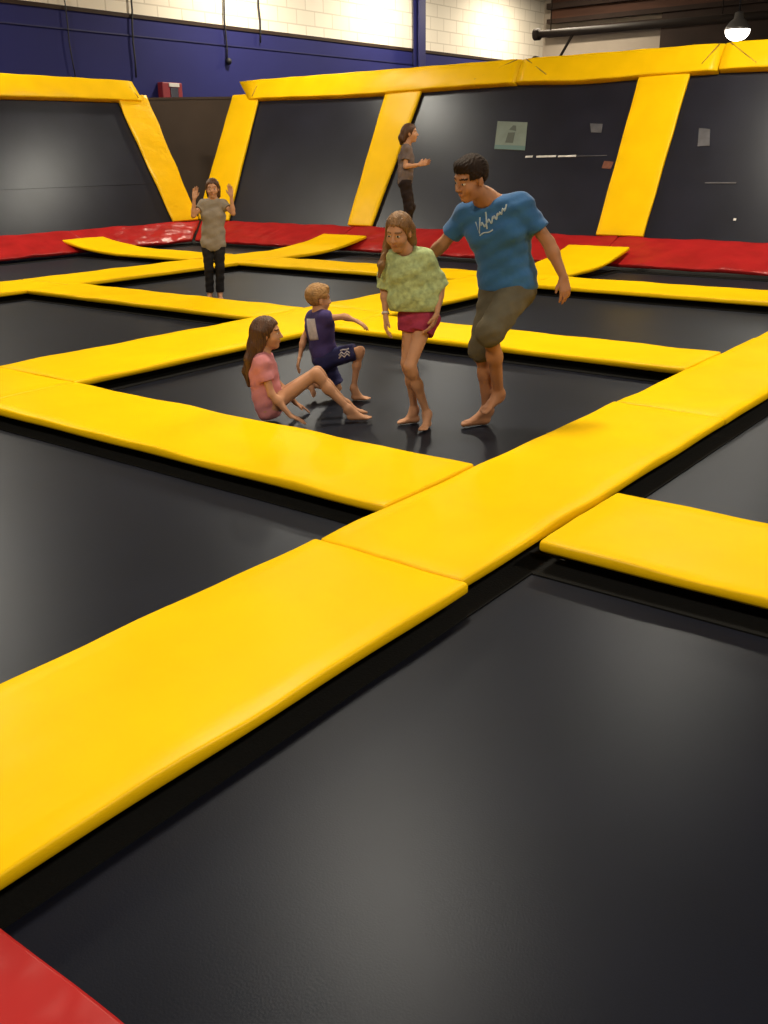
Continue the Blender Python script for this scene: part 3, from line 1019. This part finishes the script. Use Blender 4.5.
def hair_short(root, H, m, voxel, t=.013, fringe=.055, back=-.055):
    F = Field(voxel)
    k = H.k
    F.ell(H.p(0, -.012, .036), np.array((.075 + t, .094 + t, .084 + t)) * k, H.R, .01)
    F.ell(H.p(0, .050, .090), np.array((.055, .040, .030)) * k, H.R, .02 * k)
    def cut(P):
        r, f, u = H.loc(P).T
        face = np.maximum(.052 + .10 * np.maximum(0, np.abs(r) - .05) * 0 - f, u - fringe)      # inside where f > .052 and u < fringe
        low = back - u + np.maximum(0, f - .0) * .75
        ears = np.maximum(np.maximum(-.035 - f, f - .055), np.maximum(u - .012, .06 - np.abs(r)))
        return k * np.maximum(np.maximum(-face, low), -ears)
    F.cut(cut, .006)
    def rip(P):
        r, f, u = H.loc(P).T
        a = np.arctan2(r, u - .02)
        return .0016 * k * np.sin(a * 31 + 70 * f + 3 * np.sin(f * 50)) + .0016 * k * np.sin(r * 230 + f * 150 + 4 * np.sin(u * 70))
    F.ripple(rip)
    return field_obj('hair', F, M[m], root)

def hair_long(root, H, m, voxel, locks, t=.012, fringe=.060, part=0.0):
    F = Field(voxel)
    k = H.k
    F.ell(H.p(0, -.014, .034), np.array((.076 + t, .095 + t, .085 + t)) * k, H.R, .01)
    def cut(P):
        r, f, u = H.loc(P).T
        face = np.maximum(.030 - f + 1.1 * np.maximum(0, u - .0) * .6, u - fringe - .25 * np.abs(r))
        return k * np.maximum(-face, -.07 - u)
    F.cut(cut, .008)
    for lk in locks:
        for i in range(len(lk) - 1):
            (a, ra), (b, rb) = lk[i], lk[i + 1]
            F.cap(a, b, ra, rb, .025)
    def rip(P):
        r, f, u = H.loc(P).T
        a = np.arctan2(r, f + .02)
        return .0030 * k * np.sin(a * 30 + 5 * u) + .0015 * np.sin(a * 71 + 11 * u)
    F.ripple(rip)
    return field_obj('hair', F, M[m], root)

def cast(o, p_, d_):
    bv = getattr(cast, 'cache', {}).get(o.name)
    if bv is None:
        bv = BVHTree.FromPolygons([v.co.copy() for v in o.data.vertices], [tuple(q.vertices) for q in o.data.polygons])
        cast.cache = {**getattr(cast, 'cache', {}), o.name: bv}
    return bv.ray_cast(Vector(p_), Vector(d_))

def print_on(name, garment, strokes, origin, ux, uy, dirn, m, r=.005):
    """printed lettering: flattened strokes laid on the cloth"""
    bm = bmesh.new()
    dirn = Vector(dirn).normalized()
    for st in strokes:
        pts = []
        for (x, y) in st:
            q = Vector(origin) + Vector(ux) * x + Vector(uy) * y
            hit = cast(garment, q - dirn * .5, dirn)
            if hit[0] is not None:
                pts.append(hit[0] - dirn * .001)
        if len(pts) > 1:
            tube_mesh(bm, pts, r, 6)
    bmesh.ops.recalc_face_normals(bm, faces=bm.faces)
    return obj_bm(name, bm, M[m], garment, True)

def patch_on(name, garment, origin, ux, uy, dirn, m, n=8, th=.003):
    dirn = Vector(dirn).normalized()
    V, ok = [], True
    for i in range(n + 1):
        for j in range(n + 1):
            q = Vector(origin) + Vector(ux) * (i / n - .5) + Vector(uy) * (j / n - .5)
            hit = cast(garment, q - dirn * .5, dirn)
            if hit[0] is None:
                return None
            V.append(hit[0])
    off = len(V)
    V = [v - dirn * th for v in V] + [v + dirn * .004 for v in V]
    Fc = []
    for i in range(n):
        for j in range(n):
            a = i * (n + 1) + j
            Fc.append((a, a + 1, a + n + 2, a + n + 1))
            Fc.append((off + a, off + a + n + 1, off + a + n + 2, off + a + 1))
    per = [i * (n + 1) for i in range(n + 1)] + [n * (n + 1) + j for j in range(1, n + 1)] + [i * (n + 1) + n for i in range(n - 1, -1, -1)] + [j for j in range(n - 1, 0, -1)]
    for a, b in zip(per, per[1:] + per[:1]):
        Fc.append((a, b, off + b, off + a))
    return pydata(name, V, Fc, M[m], garment, True)

M['skin_man'] = mat('skin_tan', (0.40, 0.185, 0.095), 0.55, 0.3, var=0.06, vscale=9)
M['skin_fair'] = mat('skin_fair', (0.50, 0.255, 0.145), 0.55, 0.3, var=0.06, vscale=9)
M['iris'] = mat('dark_iris', (0.02, 0.012, 0.008), 0.2)
M['eye_white'] = mat('eye_white', (0.6, 0.55, 0.5), 0.3)
M['lips'] = mat('lips', (0.42, 0.165, 0.11), 0.5)
M['hair_dark'] = mat('hair_dark_brown', (0.018, 0.009, 0.006), 0.7, 0.2, 0.4, 60, 0.3, 30, stretch=(1, 1, .2))
M['hair_brown'] = mat('hair_brown', (0.085, 0.036, 0.016), 0.5, 0.4, 0.4, 60, 0.35, 30, stretch=(1, 1, .15))
M['hair_light'] = mat('hair_light_brown', (0.20, 0.10, 0.035), 0.5, 0.4, 0.4, 60, 0.35, 30, stretch=(1, 1, .15))
M['hair_blond'] = mat('hair_blond', (0.34, 0.18, 0.06), 0.5, 0.4, 0.4, 60, 0.3, 30)
M['brow_light'] = mat('brow_light', (0.20, 0.10, 0.05), 0.6)
M['shirt_blue'] = mat('blue_tshirt', (0.036, 0.125, 0.300), 0.85, 0.15, 0.2, 30, 0.12, 6, sheen=.2)
M['print_white'] = mat('pale_print', (0.42, 0.50, 0.54), 0.8)
M['shorts_khaki'] = mat('olive_cargo_cloth', (0.115, 0.100, 0.070), 0.9, 0.15, 0.2, 40, 0.15, 8)
M['top_green'] = mat('mottled_green_knit', (0.40, 0.48, 0.24), 0.9, 0.1, 0.3, 50, 0.28, 30, 4)
M['shorts_pink'] = mat('dark_pink_shorts', (0.34, 0.040, 0.085), 0.85, 0.15, 0.2, 40, 0.2, 20)
M['shirt_pink'] = mat('pink_tshirt', (0.56, 0.22, 0.245), 0.85, 0.15, 0.2, 30, 0.1, 8)
M['denim'] = mat('grey_shorts', (0.17, 0.16, 0.17), 0.9, 0.1)
M['jersey'] = mat('purple_navy_jersey', (0.058, 0.042, 0.150), 0.8, 0.2, 0.2, 40, 0.2, 10)
M['shorts_navy'] = mat('navy_shorts', (0.020, 0.020, 0.085), 0.8, 0.3, 0.2, 40, 0.2, 10)
M['white_cloth'] = mat('white_cloth', (0.55, 0.50, 0.52), 0.85, 0.15, var=0.15, vscale=30)
M['shirt_grey'] = mat('grey_olive_top', (0.27, 0.23, 0.185), 0.9, 0.1, 0.2, 30, 0.12, 9)
M['black_cloth'] = mat('black_trousers', (0.014, 0.013, 0.015), 0.85, 0.2, 0.2, 40, 0.2, 10)
M['shirt_mauve'] = mat('grey_mauve_top', (0.15, 0.115, 0.11), 0.9, 0.1, 0.2, 30, 0.25, 12)
M['brown_cloth'] = mat('dark_brown_trousers', (0.020, 0.013, 0.013), 0.85, 0.15, 0.2, 40, 0.2, 10)
M['band'] = mat('pale_bracelet', (0.55, 0.50, 0.50), 0.5)

def band(root, J, sd, s, m):
    w_, e_ = J['wr' + sd], J['el' + sd]
    u = nrm(e_ - w_)
    a = w_ + u * .022 * s
    tube('bracelet', [tuple(a), tuple(a + u * .014)], .034 * s, M[m], root, 16)

# --- the man
man, J, H = person('man', 'man in a blue printed t-shirt and olive cargo shorts stepping with one foot raised', (5.33, 3.33), dict(
    head=(-0.085, -0.07, 1.572), neck=(0.025, 0.01, 1.450), shL=(0.232, -0.07, 1.405), shR=(-0.095, 0.10, 1.350),
    elL=(0.402, -0.10, 1.190), wrL=(0.495, -0.16, 0.985), fiL=(0.512, -0.20, 0.86),
    elR=(-0.235, 0.20, 1.165), wrR=(-0.350, 0.30, 1.05), fiR=(-0.42, 0.33, 1.00),
    chest=(0.115, 0.02, 1.27), waist=(0.165, 0.05, 1.04), hipL=(0.235, 0.0, 0.895), hipR=(0.115, 0.09, 0.885),
    knL=(0.030, -0.27, 0.665), anL=(0.125, -0.04, 0.222), toL=(-0.005, -0.15, 0.105), knR=(0.005, -0.05, 0.520), anR=(0.065, 0.06, 0.085), toR=(-0.135, -0.02, 0.0)),
    1.0, 0.252, (-.80, -.52, -.30), (0.05, -.1, 1), 'skin_man', 0.006,
    {'L': ((-.3, .9, 0), (-.9, -.3, .1), .30), 'R': ((0, -1, 0), (0, -.3, 1), .25)},
    w=1.12, arm=1.0, leg=.98, footside={'L': (.5, -.8, 0), 'R': (-.3, -.9, 0)}, pitch={'L': .55})
tee = shirt(man, 'tshirt', J, 1.0, H, 'shirt_blue', 0.007, .66, .020, 1.14, hem=((0.17, .05, .895), (-.04, 0, 1)), sl_r=(.070, .068), neck=.066, amp=.005, low=((.12, .06, .95), (.235, .0, .95), .110))
shorts(man, 'cargo_shorts', J, 1.0, 'shorts_khaki', 0.007, 1.06, .022, 1.06, top=((.17, .05, 1.0), (.1, 0, -1)), flare=.012, leg=1.02, taper=.064)
hair_short(man, H, 'hair_dark', 0.005)
scr = []
def cur(x0, y0, amps, n=14):
    return [(x0 + i / n * amps[0], y0 + i / n * amps[1] + amps[2] * math.sin(i / n * math.pi * 2 * amps[3])) for i in range(n + 1)]
scr = [[(0, .05), (.02, -.04), (.045, .07)], cur(.045, .01, (.04, .0, .018, 1)), cur(.09, -.03, (.012, .12, 0, 0)), cur(.105, .01, (.05, .01, .02, 1.2)),
       cur(.16, .02, (.045, .01, .018, 1.5)), cur(.21, .03, (.06, .03, .014, 2)), cur(.02, -.055, (.12, .005, .006, 1)), cur(.27, .05, (.015, .03, 0, 0))]
print_on('shirt_lettering', tee, scr, (-.105, -.3, 1.262), (.72, 0, .30), (-.18, 0, .80), (.25, 1, .05), 'print_white', .0048)

# --- girl in the green top
girl, J, H = person('girl', 'girl in a mottled green top and dark pink shorts standing before the man', (5.09, 3.66), dict(
    head=(-0.118, -0.03, 1.265), neck=(-0.070, 0.02, 1.135), shL=(0.045, 0.01, 1.100), shR=(-0.172, 0.05, 1.100),
    elL=(0.150, 0.03, 0.905), wrL=(0.120, -0.07, 0.755), fiL=(0.083, -0.09, 0.665), elR=(-0.212, 0.06, 0.900), wrR=(-0.207, 0.0, 0.735), fiR=(-0.208, -0.03, 0.645),
    chest=(-0.055, 0.03, 1.02), waist=(-0.015, 0.05, 0.84), hipL=(0.060, 0.03, 0.715), hipR=(-0.040, 0.08, 0.710),
    knL=(-0.055, -0.10, 0.425), anL=(0.062, -0.02, 0.085), toL=(0.022, -0.15, 0.0), knR=(-0.072, 0.02, 0.425), anR=(-0.020, 0.11, 0.085), toR=(-0.150, 0.06, 0.0)),
    .76, .222, (-.42, -.85, -.28), (0, -.1, 1), 'skin_fair', 0.005,
    {'L': ((-.8, .2, 0), (-.3, -1, 0), .28), 'R': ((1, .1, 0), (0, -1, 0), .30)}, w=.92, arm=.84, leg=.88,
    footside={'L': (-.9, -.3, 0), 'R': (.3, -.9, 0)}, brow='brow_light')
shirt(girl, 'green_top', J, .76, H, 'top_green', 0.006, .98, .020, 1.0, hem=((-.02, .05, .768), (.0, 0, 1)), sl_r=(.075, .082), neck=.078, amp=.005, lower=False,
      low=((-.10, .05, .83), (.06, .03, .83), .100))
shorts(girl, 'pink_shorts', J, .76, 'shorts_pink', 0.005, .30, .014, .98, top=((0, .05, .80), (0, 0, -1)), flare=.008)
hp = H.p
hair_long(girl, H, 'hair_light', 0.005, [
    [(hp(.070, -.01, .0), .028), (hp(.088, .0, -.09), .026), ((-.232, -.02, 1.06), .018), ((-.245, -.03, .99), .008)],
    [(hp(.060, -.05, .0), .032), (hp(.070, -.045, -.09), .028), ((-.225, .04, 1.03), .018), ((-.235, .03, .97), .008)],
    [(hp(-.055, -.06, .0), .035), (hp(-.050, -.075, -.09), .030), ((-.04, .10, 1.10), .020)],
    [(hp(0, -.08, .0), .040), (hp(0, -.095, -.10), .034), ((-.09, .10, 1.05), .020)]], t=.010)
band(girl, J, 'R', .76, 'band')

# --- seated girl
sit, J, H = person('seated_girl', 'girl with long brown hair in a pink t-shirt sitting with bent knees', (4.72, 4.50), dict(
    head=(-0.118, 0.0, 0.590), neck=(-0.150, 0.0, 0.462), shL=(-0.165, 0.12, 0.400), shR=(-0.150, -0.12, 0.405),
    elR=(-0.092, -0.16, 0.205), wrR=(0.030, -0.165, 0.055), fiR=(0.13, -0.15, 0.008), elL=(-0.09, 0.19, 0.205), wrL=(0.035, 0.20, 0.052), fiL=(0.12, 0.20, 0.005),
    chest=(-0.160, 0.0, 0.310), waist=(-0.150, 0.0, 0.170), hipL=(-0.130, 0.075, 0.082), hipR=(-0.130, -0.075, 0.082),
    knR=(0.207, -0.085, 0.325), anR=(0.420, -0.06, 0.070), toR=(0.585, -0.075, 0.0), knL=(0.205, 0.10, 0.300), anL=(0.400, 0.09, 0.070), toL=(0.555, 0.10, 0.0)),
    .76, .212, (1, .02, .03), (0, 0, 1), 'skin_fair', 0.005,
    {'R': ((.25, .1, -1), (.2, 1, 0), .10, .85), 'L': ((.25, -.1, -1), (.2, -1, 0), .10, .85)}, w=.90, arm=.84, leg=.90,
    footside={'R': (0, 1, 0), 'L': (0, -1, 0)}, brow='hair_brown')
shirt(sit, 'pink_tshirt', J, .76, H, 'shirt_pink', 0.005, .55, .016, .96, hem=((-.14, 0, .012), (-.20, 0, 1)), sl_r=(.056, .060), neck=.062, amp=.004)
shorts(sit, 'shorts', J, .76, 'denim', 0.006, .20, .003, .80, leg=.86, top=((-.14, 0, .11), (0, 0, -1)), flare=.006)
hp = H.p
hair_long(sit, H, 'hair_brown', 0.005, [
    [(hp(0, -.08, .02), .045), (hp(0, -.105, -.08), .042), ((-.240, 0, .42), .038), ((-.268, 0, .33), .030), ((-.262, 0, .235), .012)],
    [(hp(.05, -.06, .02), .040), (hp(.05, -.085, -.08), .034), ((-.240, -.05, .42), .030), ((-.258, -.05, .28), .014)],
    [(hp(-.05, -.06, .02), .040), (hp(-.05, -.085, -.08), .034), ((-.240, .05, .42), .030), ((-.258, .05, .28), .014)],
    [(hp(.072, -.025, .02), .026), (hp(.072, -.035, -.06), .022), ((-.175, -.075, .43), .014)]], t=.012)

# --- boy in the jersey
boy, J, H = person('boy', 'small blond boy in a purple jersey lunging beside the seated girl', (5.45, 4.58), dict(
    head=(-0.188, 0.0, 0.738), neck=(-0.190, 0.0, 0.640), shL=(-0.240, 0.105, 0.588), shR=(-0.135, -0.085, 0.610),
    elR=(-0.002, -0.07, 0.618), wrR=(0.085, -0.10, 0.592), fiR=(0.150, -0.11, 0.555), elL=(-0.315, 0.09, 0.435), wrL=(-0.350, 0.04, 0.295), fiL=(-0.372, 0.02, 0.215),
    chest=(-0.190, 0.01, 0.525), waist=(-0.170, 0.03, 0.385), hipL=(-0.180, 0.09, 0.290), hipR=(-0.150, -0.04, 0.300),
    knR=(0.112, -0.09, 0.372), anR=(0.055, -0.06, 0.085), toR=(0.185, -0.09, 0.0), knL=(-0.075, 0.09, 0.055), anL=(-0.290, 0.03, 0.090), toL=(-0.240, -0.01, 0.0)),
    .66, .205, (.86, .45, -.05), (0, 0, 1), 'skin_fair', 0.005,
    {'R': ((.1, .1, -1), (0, 1, 0), .18, .85), 'L': ((.9, .2, 0), (.2, 1, 0), .3, .85)}, w=.92, arm=.80, leg=.84,
    footside={'R': (0, 1, 0), 'L': (.3, -1, 0)}, brow='brow_light', pitch={'L': 1})
jer = shirt(boy, 'jersey', J, .66, H, 'jersey', 0.005, .22, .016, .98, hem=((-.17, .03, .285), (.0, 0, 1)), sl_r=(.066, .068), neck=.064, amp=.003)
sh_ = shorts(boy, 'navy_shorts', J, .66, 'shorts_navy', 0.005, .86, .014, .98, top=((-.17, .03, .36), (.65, 0, -1)), flare=.014)
hair_short(boy, H, 'hair_blond', 0.005, t=.014, fringe=.048, back=-.062)
pt = patch_on('number_panel', jer, (-.250, -.3, .525), (.075, 0, .02), (-.025, 0, .15), (.05, 1, 0), 'white_cloth')
strk = [[(.0, .0), (.02, .02), (.04, 0), (.06, .02), (.08, .0)], [(.0, -.02), (.02, 0), (.04, -.02), (.06, 0), (.08, -.02)], [(.01, .03), (.03, .035), (.05, .03), (.075, .032)]]
print_on('white_pattern', sh_, strk, (-.045, -.3, .345), (1, 0, .25), (0, 0, 1), (0, 1, 0), 'white_cloth', .006)

# --- child with raised hands
jmp, J, H = person('jumper', 'person in a grey top and black trousers with both hands raised', (8.60, 9.43), dict(
    head=(0.092, 0.0, 1.355), neck=(0.086, 0.0, 1.225), shL=(0.212, 0.0, 1.165), shR=(-0.040, 0.0, 1.165),
    elL=(0.340, -0.10, 1.060), wrL=(0.335, -0.12, 1.265), fiL=(0.325, -0.08, 1.40), elR=(-0.155, -0.10, 1.040), wrR=(-0.125, -0.12, 1.245), fiR=(-0.105, -0.08, 1.38),
    chest=(0.078, 0.0, 1.04), waist=(0.062, 0.0, 0.84), hipL=(0.125, 0.0, 0.725), hipR=(-0.025, 0.0, 0.725),
    knL=(0.118, -0.04, 0.395), anL=(0.088, 0.01, 0.085), toL=(0.122, -0.13, 0.0), knR=(-0.022, -0.04, 0.395), anR=(-0.045, 0.02, 0.085), toR=(-0.055, -0.12, 0.0)),
    .82, .222, (0.05, -1, -.05), (0, 0, 1), 'skin_fair', 0.006,
    {'L': ((-.3, -.9, 0), (-1, 0, 0), .15), 'R': ((.3, -.9, 0), (1, 0, 0), .15)}, w=.95, arm=.86, leg=.90, brow='hair_brown')
shirt(jmp, 'grey_top', J, .82, H, 'shirt_grey', 0.007, .45, .018, .98, hem=((.06, 0, .605), (0, 0, 1)), sl_r=(.068, .066), neck=.064, low=((.0, 0, .66), (.10, 0, .66), .092))
shorts(jmp, 'trousers', J, .82, 'black_cloth', 0.007, 1.97, .012, .92, top=((0, 0, .66), (0, 0, -1)), flare=.008)
hp = H.p
hair_long(jmp, H, 'hair_brown', 0.006, [
    [(hp(.06, -.05, .0), .036), (hp(.062, -.06, -.10), .026)], [(hp(-.06, -.05, .0), .036), (hp(-.062, -.06, -.10), .026)],
    [(hp(0, -.08, .0), .045), (hp(0, -.09, -.12), .03)]], t=.012)

# --- child in profile bouncing far behind
bk, J, H = person('bouncer', 'child in profile bouncing in mid air beside the middle yellow wall pad', (10.84, 8.05), dict(
    head=(0.112, 0.0, 1.985), neck=(0.075, 0.0, 1.850), shL=(0.075, 0.13, 1.785), shR=(0.060, -0.13, 1.785),
    elL=(0.115, 0.17, 1.575), wrL=(0.285, 0.12, 1.600), fiL=(0.36, 0.08, 1.625), elR=(0.045, -0.17, 1.575), wrR=(0.225, -0.13, 1.595), fiR=(0.31, -0.10, 1.62),
    chest=(0.062, 0.0, 1.68), waist=(0.046, 0.0, 1.49), hipL=(0.042, 0.075, 1.370), hipR=(0.042, -0.075, 1.370),
    knL=(0.125, 0.085, 1.055), anL=(0.030, 0.085, 0.745), toL=(0.150, 0.085, 0.63), knR=(0.085, -0.085, 1.045), anR=(-0.03, -0.085, 0.750), toR=(0.085, -0.085, 0.63)),
    .80, .222, (1, -.05, .05), (0, 0, 1), 'skin_fair', 0.006,
    {'L': ((0, -1, 0), (0, 0, 1), .25), 'R': ((0, 1, 0), (0, 0, 1), .25)}, w=.92, arm=.86, leg=.90,
    footside={'R': (0, 1, 0), 'L': (0, -1, 0)}, brow='hair_brown', pitch={'L': .8, 'R': .8})
shirt(bk, 'mauve_top', J, .80, H, 'shirt_mauve', 0.007, .60, .018, .98, hem=((.045, 0, 1.36), (0, 0, 1)), sl_r=(.066, .064), neck=.064)
shorts(bk, 'trousers', J, .80, 'brown_cloth', 0.007, 1.95, .014, .92, top=((0, 0, 1.45), (0, 0, -1)), flare=.012)
hp = H.p
hair_long(bk, H, 'hair_brown', 0.006, [[(hp(0, -.08, .02), .045), (hp(0, -.12, -.05), .040), (hp(0, -.13, -.13), .018)], [(hp(.05, -.05, .0), .035), (hp(.045, -.09, -.08), .028)], [(hp(-.05, -.05, .0), .035), (hp(-.045, -.09, -.08), .028)]], t=.012)

# every grounded figure rests on the bed with its lowest point
for r_ in (man, girl, sit, boy, jmp):
    lo_ = min(min(v.co.z for v in c.data.vertices) for c in r_.children)
    r_.location.z = BED_Z + 0.002 - lo_
